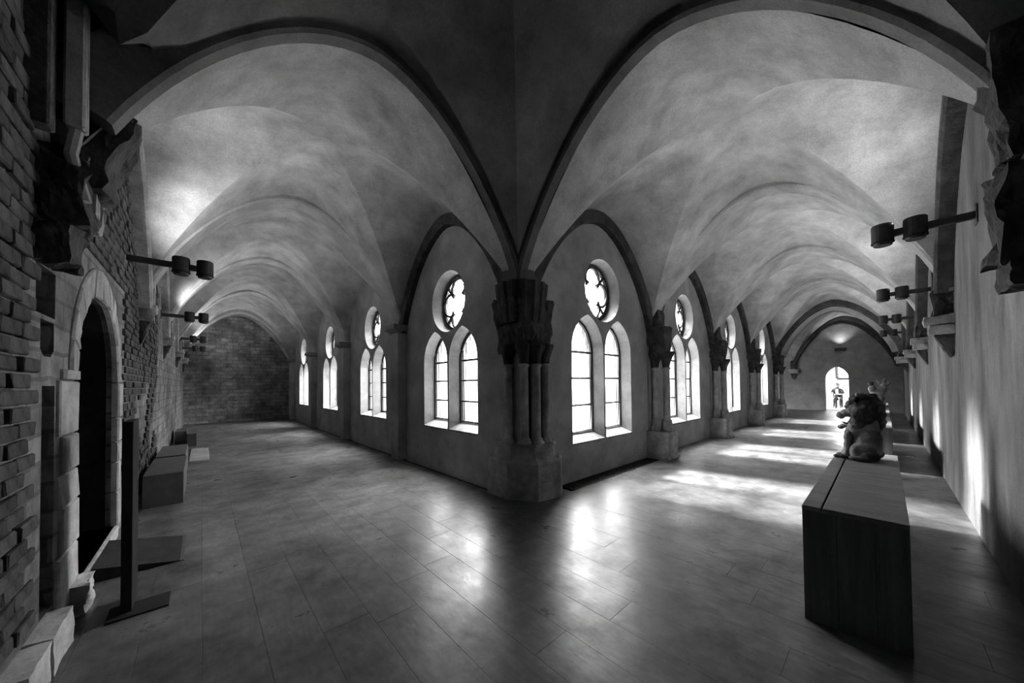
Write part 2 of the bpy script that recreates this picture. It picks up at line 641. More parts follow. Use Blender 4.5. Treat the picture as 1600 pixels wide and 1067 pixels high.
def circle(c, z, r, n=32):
    return [(c + r * math.cos(2 * math.pi * i / n), z + r * math.sin(2 * math.pi * i / n)) for i in range(n)]

wn = [0]
def window(P, c, sill, spring, apex, rz, rr, hw, gap, inward, portal_dir):
    wn[0] += 1
    base = P(c, 0.3, sill)
    W = empty('window_%d' % wn[0])
    struct(W)
    holes, holes_in = [], []
    for sg in (-1, 1):
        cc = c + sg * (hw + gap / 2)
        o_ = lancet(cc, hw, sill, spring, apex)
        i_ = lancet(cc, hw * 0.95, sill + 0.12, spring, apex - 0.05)
        holes.append(o_)
        holes_in.append(i_)
        bm = bmesh.new()
        strip(bm, o_[1:] + o_[:1], 0.0, i_[1:] + i_[:1], 0.27, P, closed=False)
        obj('reveal', bm, 'reveal', W, fix=False)
        bm = bmesh.new()
        a = [P(cc - hw, -0.012, sill - .03), P(cc + hw, -0.012, sill - .03), P(cc + hw, -0.012, sill + .004), P(cc - hw, -0.012, sill + .004),
             P(cc - hw * .95, 0.28, sill - .03), P(cc + hw * .95, 0.28, sill - .03), P(cc + hw * .95, 0.28, sill + .125), P(cc - hw * .95, 0.28, sill + .125)]
        vs = [bm.verts.new(p) for p in a]
        for q in ((0, 1, 2, 3), (4, 7, 6, 5), (3, 2, 6, 7), (0, 4, 5, 1), (0, 3, 7, 4), (1, 5, 6, 2)):
            bm.faces.new([vs[i] for i in q])
        obj('sill', bm, 'reveal', W)
        # iron frame and bars
        fr = bmesh.new()
        tube(fr, [P(s, 0.245, z) for s, z in lancet(cc, hw * 0.95 - .012, sill + 0.135, spring, apex - 0.065)], 0.030, 5, True)
        frame = obj('frame', fr, 'lead', W)
        zb = [sill + .12, sill + .12 + (spring - sill) * .31, sill + .12 + (spring - sill) * .62, sill + .12 + (spring - sill) * .92, apex - .05]
        for z, r_ in zip(zb[1:4], (0.018, 0.018, 0.022)):
            bb = bmesh.new()
            tube(bb, [P(cc - hw * .95, 0.245, z), P(cc + hw * .95, 0.245, z)], r_, 5)
            obj('glazing_bar', bb, 'lead', frame)
        for q in range(4):
            lo, hi = zb[q], zb[q + 1]
            if q < 3:
                poly = [(cc - hw * .95, lo), (cc + hw * .95, lo), (cc + hw * .95, hi), (cc - hw * .95, hi)]
            else:
                poly = [(s, max(z, lo)) for s, z in i_[1:]]
                poly = [(cc + hw * .95, lo)] + [p for p in i_[2:] if p[1] > lo] + [(cc - hw * .95, lo)]
            bm = bmesh.new()
            bm.faces.new([bm.verts.new(P(s, 0.265, z)) for s, z in poly])
            obj('pane', bm, 'glass', W, fix=False)
    o_ = circle(c, rz, rr)
    i_ = circle(c, rz, rr * 0.93)
    holes.append(o_)
    holes_in.append(i_)
    bm = bmesh.new()
    strip(bm, o_, 0.0, i_, 0.27, P)
    obj('round_reveal', bm, 'reveal', W, True, fix=False)
    # quatrefoil tracery of thin bars
    q = rr * 0.93
    bm = bmesh.new()
    tube(bm, [P(s, 0.24, z) for s, z in circle(c, rz, q - .025, 28)], 0.040, 5, True)
    trac = obj('tracery', bm, 'lead', W)
    lr, lo_ = q * 0.41, q * 0.50
    for k in range(4):
        a0 = math.pi / 2 * k
        bm = bmesh.new()
        pts = []
        for i in range(15):
            a = a0 - R(128) + R(256) * i / 14
            pts.append(P(c + lo_ * math.cos(a0) + lr * math.cos(a), 0.24, rz + lo_ * math.sin(a0) + lr * math.sin(a)))
        tube(bm, pts, 0.027, 5)
        ac = a0 + math.pi / 4
        cu = lo_ * math.cos(math.pi / 4) - 0.0
        tube(bm, [P(c + q * .43 * math.cos(ac), 0.24, rz + q * .43 * math.sin(ac)), P(c + q * .98 * math.cos(ac), 0.24, rz + q * .98 * math.sin(ac))], [0.024, 0.032], 5)
        obj('foil', bm, 'lead', trac)
    for k in range(4):
        a0 = math.pi / 2 * k - math.pi / 4
        bm = bmesh.new()
        pts = [(c, rz)] + [(c + q * math.cos(a0 + math.pi / 2 * i / 8), rz + q * math.sin(a0 + math.pi / 2 * i / 8)) for i in range(9)]
        bm.faces.new([bm.verts.new(P(s, 0.265, z)) for s, z in pts])
        obj('pane', bm, 'glass', W, fix=False)
    # sky portal guiding daylight through the window
    ld = bpy.data.lights.new('window_daylight', 'AREA')
    ld.shape = 'RECTANGLE'
    ld.size, ld.size_y = 4 * hw + gap, rz + rr - sill
    ld.cycles.is_portal = True
    lo2 = bpy.data.objects.new('window_daylight', ld)
    COL.objects.link(lo2)
    lo2.location = P(c, 0.5, (sill + rz + rr) / 2)
    lo2.rotation_euler = Vector(portal_dir).to_track_quat('-Z', 'Y').to_euler()
    return holes, holes_in

def window_wall(name, P, s0, s1, wins, m, spec, pdir):
    H0, H1 = [], []
    for c in wins:
        a, b = window(P, c, *spec, -1, pdir)
        H0 += a
        H1 += b
    bm = bmesh.new()
    rect = [(s0, -0.1), (s1, -0.1), (s1, ZTOP), (s0, ZTOP)]
    fill_with_holes(bm, rect, H0, P, 0.0)
    fill_with_holes(bm, rect, H1, P, 0.27)
    for lp in H1:
        strip(bm, lp, 0.27, lp, 0.36, P)
    for lp0 in H0:
        pass
    o = obj(name, bm, m, None, False, False)
    return struct(o)

spec_R = (0.61, 2.17, 2.80, 3.30, 0.575, 0.47, 0.05)
spec_L = (0.80, 2.02, 2.62, 3.12, 0.555, 0.435, 0.05)
window_wall('wall_window_right', PR, XL, 19.9, [5.45, 9.24, 13.15, 17.45], 'wall', spec_R, (0, -1, 0))
window_wall('wall_window_left', PL, YR, YEND, [5.33, 9.03, 13.0, 17.1], 'wall', spec_L, (-1, 0, 0))

def PE(s, n, z):
    return (19.9 - n, s, z)
window_wall('wall_window_far', PE, YR, 8.0, [5.7], 'wall', spec_R, (1, 0, 0))

# ------------------------------------------------------------------ plain walls, roof, end walls
# right outer wall
struct(boxobj('wall_right', 'wall_streak', None, XO - .6, XEND, YO - .4, YO, -0.1, ZTOP))
struct(boxobj('wall_end_left', 'masonry', None, XO - .6, XL + .6, YEND, YEND + .4, -0.1, ZTOP))
struct(boxobj('wall_far_side', 'wall', None, 19.4, XEND + .4, 8.0, 8.4, -0.1, ZTOP))
struct(boxobj('roof_left', 'wall', None, -1.4, XL + .6, -1.1, YEND + .4, ZTOP, ZTOP + .15))
struct(boxobj('roof_right', 'wall', None, XL + .6, XEND + .4, -1.1, YR + .6, ZTOP, ZTOP + .15))
struct(boxobj('roof_far', 'wall', None, 19.3, XEND + .4, YR + .6, 8.4, ZTOP, ZTOP + .15))

# the courtyard the windows look into: gravel and the wings across it
struct(boxobj('courtyard_ground', 'gravel', None, XL + .62, 19.5, YR + .62, 21.0, -0.4, -0.05))
struct(boxobj('wall_courtyard_east', 'facade', None, 19.95, 20.4, 8.45, 21.5, -0.4, 8.5))
struct(boxobj('wall_courtyard_north', 'facade', None, XL + .65, 19.95, 21.0, 21.4, -0.4, 8.5))

# end wall of the right gallery with its doorway
def PX(s, n, z):
    return (XEND + n, s, z)
dl = lancet(1.70, 0.46, -0.1, 1.72, 2.36)
bm = bmesh.new()
fill_with_holes(bm, [(YO - .4, -0.1), (8.0, -0.1), (8.0, ZTOP), (YO - .4, ZTOP)], [dl], PX, 0.0)
strip(bm, dl, 0.0, dl, 0.4, PX)
fill_with_holes(bm, [(YO - .4, -0.1), (8.0, -0.1), (8.0, ZTOP), (YO - .4, ZTOP)], [dl], PX, 0.4)
struct(obj('wall_end_right', bm, 'wall', None, False, False))

# ------------------------------------------------------------------ left outer wall: brick and ashlar, with a doorway
DC, DHW, DZ0, DZS, DZT = 4.86, 0.78, 0.12, 1.72, 2.42
door_loop = lancet(DC, DHW, DZ0, DZS, DZT, 10)
slot = [(3.40, 0.22), (3.63, 0.22), (3.63, 1.62), (3.40, 1.62)]
niche = [(3.28, 2.05), (3.62, 2.05), (3.62, 2.34), (3.28, 2.34)]
niche2 = [(3.36, 1.84), (3.42, 1.80), (3.54, 1.80), (3.60, 1.84), (3.60, 2.02), (3.36, 2.02)]
bm = bmesh.new()
rect = [(YO - .4, -0.1), (YEND, -0.1), (YEND, ZTOP), (YO - .4, ZTOP)]
fill_with_holes(bm, rect, [door_loop, slot, niche, niche2], PO, 0.0)
strip(bm, door_loop, 0.0, door_loop, -0.07, PO)
for lp, d in ((slot, -0.25), (niche, -0.25), (niche2, -0.2)):
    strip(bm, lp, 0.0, lp, d, PO)
    bm.faces.new([bm.verts.new(PO(s, d, z)) for s, z in lp])
wall_left = struct(obj('wall_left', bm, 'masonry', None, False, False))
bm = bmesh.new()
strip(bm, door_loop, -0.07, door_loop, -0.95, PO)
obj('door_passage', bm, 'passage_shade', wall_left, fix=False)
# dark door leaf set back in the opening, boards side by side
d1 = struct(empty('door_1'), 'dark boarded door set deep in the pointed stone doorway')
nb = 7
for i in range(nb):
    s0 = DC - DHW + 2 * DHW * i / nb
    bm = bmesh.new()
    p = PO(s0 + .005, -.90, 0)
    q = PO(s0 + 2 * DHW / nb - .005, -.98, 0)
    box(bm, min(p[0], q[0]), max(p[0], q[0]), p[1], q[1], 0.10, 2.5, 0.004)
    obj('board', bm, 'door', d1)

# bricks
def brick_mesh(seed, l, h):
    bm = bmesh.new()
    box(bm, -0.03, 0.018, -l / 2, l / 2, -h / 2, h / 2, 0.006)
    rnd = random.Random(seed)
    for v in bm.verts:
        v.co += Vector((rnd.uniform(-.003, .003), rnd.uniform(-.004, .004), rnd.uniform(-.003, .003)))
    bmesh.ops.recalc_face_normals(bm, faces=bm.faces[:])
    me = bpy.data.meshes.new('brick')
    bm.to_mesh(me)
    bm.free()
    me.materials.append(M['brick'])
    return me

BL, BH = 0.27, 0.088
variants = [brick_mesh(i, BL - .016, BH - .014) for i in range(8)]
def blocked(s, z):
    if abs(s - DC) < DHW + 0.32 and z < DZT + 0.30:
        return True
    if 3.24 < s < 4.3 and z < 2.45:
        return True
    if 3.15 < s < 3.62 and z > 2.3:
        return True
    if z < 0.28 and s < 3.5:
        return True
    # the outline of the wall arch
    for a, b in ((YO, YR), (LB[0], LB[1]), (LB[1], LB[2]), (LB[2], LB[3])):
        if a <= s <= b:
            t = (s - (a + b) / 2) / ((b - a) / 2)
            return z > ZS + R_L * prof(t) - 0.16
    return False
spots = []
row = 0
z = 0.06
while z < 4.7:
    s = 2.45 + (BL / 2 if row % 2 else 0)
    while s < 9.6:
        if not blocked(s, z) and (s < 6.9 or z > 1.7 or noise.noise(Vector((s * 1.3, z * 1.3, 4))) > 0.0):
            spots.append((s, z))
        s += BL
    row += 1
    z += BH
def apparent(p):
    s, z = p
    d = math.hypot(s, 0.7)
    if s < 2.70:
        return 0
    return 1 / (d * d * math.hypot(d, z - EYE))
spots.sort(key=apparent, reverse=True)
rnd = random.Random(3)
rest = bmesh.new()
for i, (s, z) in enumerate(spots):
    dep = rnd.uniform(-.006, .012)
    x, y, zz = PO(s, dep, z)
    if i < 300:
        o = bpy.data.objects.new('brick', variants[i % 8])
        COL.objects.link(o)
        o.parent = wall_left
        o.location = (x, y + rnd.uniform(-.004, .004), zz)
        o.rotation_euler = (rnd.uniform(-.008, .008), rnd.uniform(-.03, .03), rnd.uniform(-.015, .015))
    else:
        k = len(rest.verts)
        rest.from_mesh(variants[i % 8])
        rest.verts.ensure_lookup_table()
        off = Vector((x, y, zz))
        for v in rest.verts[k:]:
            v.co += off
o = obj('brickwork', rest, 'brick', wall_left)
o['kind'] = 'stuff'

# stones of the doorway: jamb blocks and voussoirs
def stone_block(name, pts_sz, n0, n1, parent, m='stone_light', seed=0):
    """block with outline pts (s, z) standing from n0 to n1 off the wall"""
    bm = bmesh.new()
    rr = random.Random(seed)
    cs = sum(p[0] for p in pts_sz) / len(pts_sz)
    cz = sum(p[1] for p in pts_sz) / len(pts_sz)
    a = [bm.verts.new(PO(s, n0, z)) for s, z in pts_sz]
    sh = [(s + (cs - s) * .0, z) for s, z in pts_sz]
    b = [bm.verts.new(PO(s, n1 - .012, z)) for s, z in pts_sz]
    c = []
    for s, z in pts_sz:
        d = Vector((cs - s, cz - z))
        d = d.normalized() * 0.014 if d.length > 0 else d
        c.append(bm.verts.new(PO(s + d.x, n1 + rr.uniform(-.006, .006), z + d.y)))
    n = len(pts_sz)
    bm.faces.new(a)
    bm.faces.new(c[::-1])
    for i in range(n):
        j = (i + 1) % n
        bm.faces.new((a[i], a[j], b[j], b[i]))
        bm.faces.new((b[i], b[j], c[j], c[i]))
    return obj(name, bm, m, parent)

dw = struct(empty('trim_40'), 'pale ashlar surround of the pointed doorway')
z = 0.10
k = 0
while z < DZS:
    h = rnd.choice((0.26, 0.32, 0.38, 0.22))
    z1 = min(z + h, DZS + .02)
    w = 0.34 if k % 2 else 0.42
    stone_block('jamb_stone', [(DC - DHW - w, z + .006), (DC - DHW + .01, z + .006), (DC - DHW + .01, z1 - .006), (DC - DHW - w, z1 - .006)], -.03, .025, dw, seed=k)
    w = 0.16 if k % 2 else 0.24
    stone_block('jamb_stone', [(DC + DHW - .01, z + .006), (DC + DHW + w, z + .006), (DC + DHW + w, z1 - .006), (DC + DHW - .01, z1 - .006)], -.03, .025, dw, seed=k + 50)
    z = z1
    k += 1
arc_in = lancet(DC, DHW - .01, DZ0, DZS, DZT - .01, 12)[2:]
arc_out = lancet(DC, DHW + .17, DZ0, DZS, DZT + .26, 12)[2:]
na = len(arc_in)
for i in range(0, na - 1, 2):
    j = min(i + 2, na - 1)
    a0, a1, b0, b1 = Vector(arc_in[i]), Vector(arc_in[j]), Vector(arc_out[i]), Vector(arc_out[j])
    am, bmid = Vector(arc_in[min(i + 1, na - 1)]), Vector(arc_out[min(i + 1, na - 1)])
    e = 0.02
    q = [a0.lerp(a1, e), am, a1.lerp(a0, e), b1.lerp(b0, e), bmid, b0.lerp(b1, e)]
    stone_block('voussoir', [(v.x, v.y) for v in q], -.03, .02, dw, seed=i + 100)
stone_block('threshold', [(DC - DHW, -0.02), (DC + DHW, -0.02), (DC + DHW, .12), (DC - DHW, .12)], -.56, .03, dw, 'stone', 7)

# rough plinth and fallen-away footing at the near end of the brick wall
pl = tag(empty('wall_plinth'), 'rough pale stone plinth along the foot of the near brick wall', 'plinth')
y0 = 2.35
for i, L_ in enumerate((0.42, 0.36, 0.40)):
    bm = bmesh.new()
    rock(bm, (-0.72, y0 + L_ / 2, 0.105), (0.12, L_ / 2 * .96, 0.115), 20 + i, 0.012, 5, 5, squash=0.40)
    obj('plinth_stone', bm, 'stone_light', pl)
    y0 += L_
bm = bmesh.new()
rock(bm, (-0.655, 3.98, 0.10), (0.06, 0.13, 0.11), 33, 0.035, 6, 6, squash=0.3)
tag(obj('footing_stone', bm, 'stone_light', None), 'small broken stone at the foot of the doorway jamb', 'stone')

# ------------------------------------------------------------------ floor of long boards
floor = struct(empty('floor'))
bm = bmesh.new()
box(bm, XO - .6, XL + .3, YO - .4, YEND + .1, -0.2, -0.03)
box(bm, XL + .3, XEND + .5, YO - .4, YR + .3, -0.2, -0.03)
box(bm, 19.6, XEND + .5, YR + .3, 8.2, -0.2, -0.03)
obj('underfloor', bm, 'gap', floor)
BW = 0.29
grille_box = (4.15, 7.0, 3.17, 3.44)
planks = []
rnd = random.Random(11)
x = 1.17 - BW * 7
while x < XEND + .3:
    xa, xb = x, x + BW
    y = YO - .05 - rnd.uniform(0, 1.5)
    yend = YEND if xb < XL + .05 else (YR + .02 if xb < 19.9 else 8.0)
    while y < yend:
        L_ = rnd.uniform(1.1, 2.2)
        ya, yb = max(y, YO - .05), min(y + L_, yend)
        if yb - ya > 0.06:
            if xb > grille_box[0] and xa < grille_box[1] and yb > grille_box[2]:
                yb = grille_box[2] - 0.004
            if yb - ya > 0.05:
                planks.append((xa, min(xb, XEND + .3), ya, yb))
        y += L_
    x += BW
def papp(p):
    cx, cy = (p[0] + p[1]) / 2, (p[2] + p[3]) / 2
    t = cx * fw.x + cy * fw.y
    u = cx * rt.x + cy * rt.y
    if t < 0.4 or abs(u / t) > 1.7:
        return 0
    return (p[1] - p[0]) * (p[3] - p[2]) / t ** 3
planks.sort(key=papp, reverse=True)
rest = bmesh.new()
def plank(bm, p, ox, oy):
    gp = 0.0004
    x0, x1, y0, y1 = p[0] - ox + gp, p[1] - ox - gp, p[2] - oy + gp, p[3] - oy - gp
    dz = [rnd.uniform(-.0007, .0007) for _ in range(4)]
    e = 0.001
    lo = [bm.verts.new(q) for q in ((x0, y0, -.03), (x1, y0, -.03), (x1, y1, -.03), (x0, y1, -.03))]
    mi = [bm.verts.new(q) for q in ((x0, y0, -.0018), (x1, y0, -.0018), (x1, y1, -.0018), (x0, y1, -.0018))]
    hi = [bm.verts.new(q) for q in ((x0 + e, y0 + e, dz[0]), (x1 - e, y0 + e, dz[1]), (x1 - e, y1 - e, dz[2]), (x0 + e, y1 - e, dz[3]))]
    bm.faces.new(hi)
    for a, b in ((lo, mi), (mi, hi)):
        for i in range(4):
            j = (i + 1) % 4
            bm.faces.new((a[i], a[j], b[j], b[i]))
for i, p in enumerate(planks):
    if i < 300:
        bm = bmesh.new()
        ox, oy = (p[0] + p[1]) / 2, (p[2] + p[3]) / 2
        plank(bm, p, ox, oy)
        o = obj('plank', bm, 'plank', floor, fix=False)
        o.location = (ox, oy, 0)
    else:
        plank(rest, p, 0, 0)
o = obj('far_planks', rest, 'plank', floor, fix=False)
o['kind'] = 'stuff'

# floor heating grille along the first right-hand window
gr = tag(empty('floor_grille', (grille_box[0], grille_box[2], 0)), 'long dark metal grille sunk in the floor below the nearest right-hand window', 'grille')
gx0, gx1, gy0, gy1 = grille_box
L_ = gx1 - gx0
for (a, b, c, d) in ((0, L_, 0, .02), (0, L_, gy1 - gy0 - .02, gy1 - gy0), (0, .02, 0.02, gy1 - gy0 - .02), (L_ - .02, L_, 0.02, gy1 - gy0 - .02)):
    boxobj('frame_bar', 'steel', gr, a, b, c, d, -.03, .004)
slat_me = None
ns = 9
for i in range(ns):
    yy = 0.03 + (gy1 - gy0 - .06) * i / (ns - 1)
    if slat_me is None:
        o = boxobj('slat', 'steel', gr, .02, L_ - .02, -.006, .006, -.03, 0)
        slat_me = o.data
    else:
        o = link('slat', slat_me, None, gr)
    o.location = (0, yy, 0)

# ------------------------------------------------------------------ corner pier
pier = tag(empty('clustered_pier', (3.45, 3.5, 0)), 'clustered stone pier at the corner where the two galleries meet', 'pillar')
def pobj(name, bm, m, smooth=False, par=pier):
    o = obj(name, bm, m, par, smooth)
    o.matrix_parent_inverse = Matrix.Translation(-Vector(par.location))
    return o
poly = [(3.12, 3.98), (3.14, 3.56), (3.37, 3.18), (3.78, 3.12), (4.0, 3.28), (4.0, 3.6), (3.6, 4.0), (3.28, 4.08)]
cxp, cyp = 3.55, 3.62
def shrink(pl_, k):
    return [(cxp + (x - cxp) * k, cyp + (y - cyp) * k) for x, y in pl_]
# lower courses as separate blocks
bm = bmesh.new(); prism(bm, shrink(poly, 1.0), 0, 0.25); pobj('plinth_course', bm, 'stone')
bm = bmesh.new(); prism(bm, shrink(poly, 0.985), 0.256, 0.50); pobj('plinth_course', bm, 'stone')
bm = bmesh.new(); prism(bm, shrink(poly, 1.0), 0.50, 0.55, shrink(poly, 0.93)); pobj('plinth_moulding', bm, 'stone')
bm = bmesh.new()
prism(bm, shrink(poly, 0.86), 0.55, 0.62, shrink(poly, 0.80))
pobj('base', bm, 'stone')
bm = bmesh.new()
prism(bm, shrink(poly, 0.80), 0.62, 0.72, shrink(poly, 0.78))
pobj('base', bm, 'stone')
bm = bmesh.new()
prism(bm, shrink(poly, 0.84), 0.72, 0.77, shrink(poly, 0.80))
pobj('base_moulding', bm, 'stone')
shafts = [(3.235, 3.62), (3.32, 3.385), (3.47, 3.305), (3.62, 3.25)]
for i, (x, y) in enumerate(shafts):
    r = (0.062, 0.062, 0.07, 0.055)[i]
    bm = bmesh.new()
    lathe(bm, [(r * 1.7, .77), (r * 1.75, .79), (r * 1.3, .81), (r * 1.35, .83), (r, .85), (r * .97, 1.83), (r * 1.25, 1.845), (r * 1.25, 1.87), (r, 1.885)], x, y, 18)
    pobj('shaft', bm, 'stone', True)
    bm = bmesh.new()
    lathe(bm, [(r * 1.0, 1.885), (r * 1.15, 1.96), (r * 1.5, 2.04), (r * 2.0, 2.12), (r * 1.9, 2.16)], x, y, 20, 0, lambda a, z: 0.14 * math.sin(a * 6) * (z - 1.88) / .25)
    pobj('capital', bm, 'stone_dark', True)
bm = bmesh.new()
prism(bm, [(3.30, 3.72), (3.36, 3.42), (3.52, 3.36), (3.72, 3.32), (3.9, 3.6), (3.6, 3.9)], .77, 2.1)
pobj('core', bm, 'stone_dark')
bm = bmesh.new()
rock(bm, (3.47, 3.55, 2.42), (0.32, 0.33, 0.42), 5, 0.07, 4.0, 9, lambda zn: (0.92 + .10 * zn, 0.92 + .10 * zn, -.02 * zn, -.02 * zn), 0.25)
pobj('broken_capital', bm, 'stone_dark')
bm = bmesh.new()
rock(bm, (3.36, 3.40, 2.26), (0.09, 0.06, 0.2), 15, 0.04, 7.0, 5)
pobj('exposed_stone', bm, 'stone')
# flaring rib stump meeting the vault
bm = bmesh.new()
def fan(a, z):
    return 0.03 * math.cos(a * 14) + 0.012 * math.cos(a * 31)
lathe(bm, [(0.30, 2.45), (0.33, 2.6), (0.35, 2.8), (0.37, 2.95), (0.375, 3.0), (0.33, 3.02)], 3.40, 3.50, 96, 0, fan)
pobj('rib_stump', bm, 'stone_dark')

# ------------------------------------------------------------------ paired columns along the right window wall
def column_pair(x, label):
    t = empty('column_pair', (x, YR, 0))
    tag(t, label, 'column', 'paired columns on the right window wall')
    bm = bmesh.new(); box(bm, -.30, .30, -.46, .02, 0, .07, .01); obj('footing', bm, 'stone', t)
    bm = bmesh.new(); rock(bm, (0, -.20, .315), (.285, .225, .25), x, .008, 6, 4, squash=0.42); obj('plinth', bm, 'stone', t)
    for k, (dx, dy) in enumerate(((-.06, -.11), (.05, -.30))):
        bm = bmesh.new()
        lathe(bm, [(.125, .56), (.125, .66), (.11, .69), (.105, .75), (.09, .77)], dx, dy, 8, R(22.5))
        obj('base', bm, 'stone', t)
        bm = bmesh.new()
        lathe(bm, [(.095, .77), (.10, .79), (.07, .82), (.068, 1.88), (.085, 1.89), (.085, 1.92), (.07, 1.93)], dx, dy, 16)
        obj('shaft', bm, 'stone', t, True)
        bm = bmesh.new()
        lathe(bm, [(.07, 1.93), (.08, 2.02), (.11, 2.12), (.15, 2.22), (.14, 2.26)], dx, dy, 20, 0, lambda a, z: .16 * math.sin(a * 5 + z * 9) * (z - 1.92) / .3)
        obj('capital', bm, 'stone_dark', t)
    bm = bmesh.new()
    rock(bm, (0, -.17, 2.50), (.21, .2, .30), x + 1, .055, 5, 8, lambda zn: (1 + .15 * zn, 1 + .1 * zn, 0, 0), .2)
    obj('broken_springer', bm, 'stone_dark', t)
    bm = bmesh.new()
    rock(bm, (0.02, -.10, 2.95), (.17, .13, .30), x + 2, .06, 5, 7, lambda zn: (1 - .35 * zn, 1 - .2 * zn, 0, 0), .2)
    obj('rib_stump', bm, 'stone_dark', t)
    # engaged wall pier behind
    bm = bmesh.new(); box(bm, -.20, .20, -.03, .02, .5, 2.9); obj('backing_pier', bm, 'wall', t)
    return t
column_pair(7.32, 'pair of stone columns on a square plinth, nearest to the corner pier')
column_pair(11.22, 'second pair of stone columns from the corner pier')
column_pair(15.27, 'third pair of stone columns from the corner pier')
column_pair(19.50, 'farthest pair of stone columns, under the dark arch at the gallery end')

# ------------------------------------------------------------------ pilasters along the left window wall
def pilaster(y, label, bracket):
    t = empty('pilaster', (XL, y, 0))
    tag(t, label, 'pilaster', 'plain pilasters on the left window wall')
    bm = bmesh.new(); box(bm, -.20, .02, -.19, .19, 0, 2.74, .012); obj('shaft', bm, 'wall', t)
    bm = bmesh.new()
    prism(bm, [(-.21, -.20), (.02, -.20), (.02, .20), (-.21, .20)], 2.74, 2.82, [(-.32, -.27), (.02, -.27), (.02, .27), (-.32, .27)])
    obj('impost', bm, 'reveal', t)
    bm = bmesh.new()
    prism(bm, [(-.32, -.27), (.02, -.27), (.02, .27), (-.32, .27)], 2.82, 2.90)
    obj('impost_slab', bm, 'reveal', t)
    return t
pilaster(LB[1], 'plain plastered pilaster with flared cap, nearest to the corner pier', True)
pilaster(LB[2], 'second plain pilaster from the corner pier on the left window wall', False)
pilaster(LB[3], 'third plain pilaster from the corner pier on the left window wall', False)
pilaster(LB[4], 'farthest plain pilaster, beside the dark masonry end wall', False)

# ------------------------------------------------------------------ corbels and rib stumps on the outer walls
def corbel(loc, rotz, label, s=1.0, seed=1):
    t = empty('wall_corbel', loc)
    t.rotation_euler = (0, 0, rotz)
    tag(t, label, 'corbel', 'carved corbels on the outer walls')
    bm = bmesh.new(); rock(bm, (0, .10 * s, .42), (.11 * s, .11 * s, .26), seed, .05, 5, 7, lambda zn: (1 + .05 * zn, 1 - .15 * zn, 0, 0), .2); obj('rib_stump', bm, 'stone_dark', t)
    bm = bmesh.new(); rock(bm, (0, .14 * s, .12), (.22 * s, .17 * s, .06), seed + 1, .02, 6, 5, None, .3); obj('abacus', bm, 'stone', t)
    bm = bmesh.new(); rock(bm, (0, .12 * s, .0), (.20 * s, .15 * s, .06), seed + 2, .02, 6, 5, None, .3); obj('moulding', bm, 'stone', t)
    bm = bmesh.new(); rock(bm, (0, .07 * s, -.20), (.13 * s, .09 * s, .17), seed + 3, .03, 6, 6, lambda zn: (.75 + .35 * zn, .75 + .4 * zn, 0, .03 * zn), .1); obj('drop', bm, 'stone_dark', t)
    return t
corbel((7.30, YO, 2.27), 0, 'carved corbel on the right plaster wall, beyond the nearest lamp', .8, 3)
corbel((11.2, YO, 2.30), 0, 'second carved corbel along the right plaster wall', 0.75, 9)
corbel((15.25, YO, 2.30), 0, 'third carved corbel along the right plaster wall', 0.75, 14)
corbel((19.55, YO, 2.30), 0, 'farthest carved corbel on the right wall under the dark arch', 1.1, 19)
corbel((XEND, 3.45, 2.1), R(90), 'corbel on the far end wall left of the bright doorway', 1.1, 24)
for i, (y, w) in enumerate(((LB[1], 'nearest'), (LB[2], 'second'), (LB[3], 'third'), (LB[4], 'farthest'))):
    corbel((PO(y, 0, 0)[0], y, 2.62), R(-90), '%s pale corbel along the left masonry wall' % w, 0.6, 30 + 5 * i)

# big broken springer, right edge of the view
sp = tag(empty('broken_springer', (3.28, YO, 2.1)), 'massive broken dark stone springer jutting from the right wall beside the nearest lamp', 'springer')
def sobj(name, bm, m, par):
    o = obj(name, bm, m, par)
    o.matrix_parent_inverse = Matrix.Translation(-Vector(par.location))
    return o
bm = bmesh.new(); rock(bm, (3.22, -.58, 3.10), (.19, .19, .36), 41, .06, 4.5, 9, lambda zn: (1 + .12 * zn, .85 + .2 * zn, 0, 0), .25); sobj('upper_block', bm, 'stone_dark', sp)
bm = bmesh.new(); rock(bm, (3.25, -.60, 2.48), (.19, .18, .26), 43, .05, 5, 8, None, .3); sobj('middle_block', bm, 'stone_dark', sp)
bm = bmesh.new(); rock(bm, (3.28, -.60, 2.18), (.17, .14, .09), 47, .03, 6, 6, None, .3); sobj('lower_slab', bm, 'stone_dark', sp)
# and its fellow on the left brick wall
sl = tag(empty('broken_springer', (XO, 3.4, 2.2)), 'massive broken dark stone springer above the niche on the left brick wall', 'springer')
bm = bmesh.new(); rock(bm, (-.57, 3.62, 3.20), (.19, .15, .30), 51, .05, 4.5, 9, lambda zn: (.85 + .25 * zn, .95 + .1 * zn, 0.03 * zn, 0), .30); sobj('upper_block', bm, 'stone_dark', sl)
bm = bmesh.new(); rock(bm, (-.65, 3.44, 2.82), (.12, .20, .24), 53, .05, 5, 8, None, .3); sobj('middle_block', bm, 'stone_dark', sl)
bm = bmesh.new(); rock(bm, (-.67, 3.40, 2.48), (.09, .18, .14), 57, .05, 5, 7, None, .2); sobj('lower_block', bm, 'stone_dark', sl)
bm = bmesh.new(); rock(bm, (-.66, 3.82, 3.0), (.12, .10, .30), 55, .05, 6, 8, None, .2); sobj('torn_edge', bm, 'stone', sl)
bm = bmesh.new(); tube(bm, [(-.53, 3.27, 2.74), (-.56, 3.27, 2.88), (-.58, 3.24, 3.0), (-.555, 3.215, 3.14)], .03, 8); sobj('broken_rib_end', bm, 'stone_light', sl)
for dy in (0, .055):
    bm = bmesh.new(); box(bm, -.60, -.515, 3.165 + dy, 3.215 + dy, 3.14, 4.7, .012); sobj('rib', bm, 'stone_light', sl)
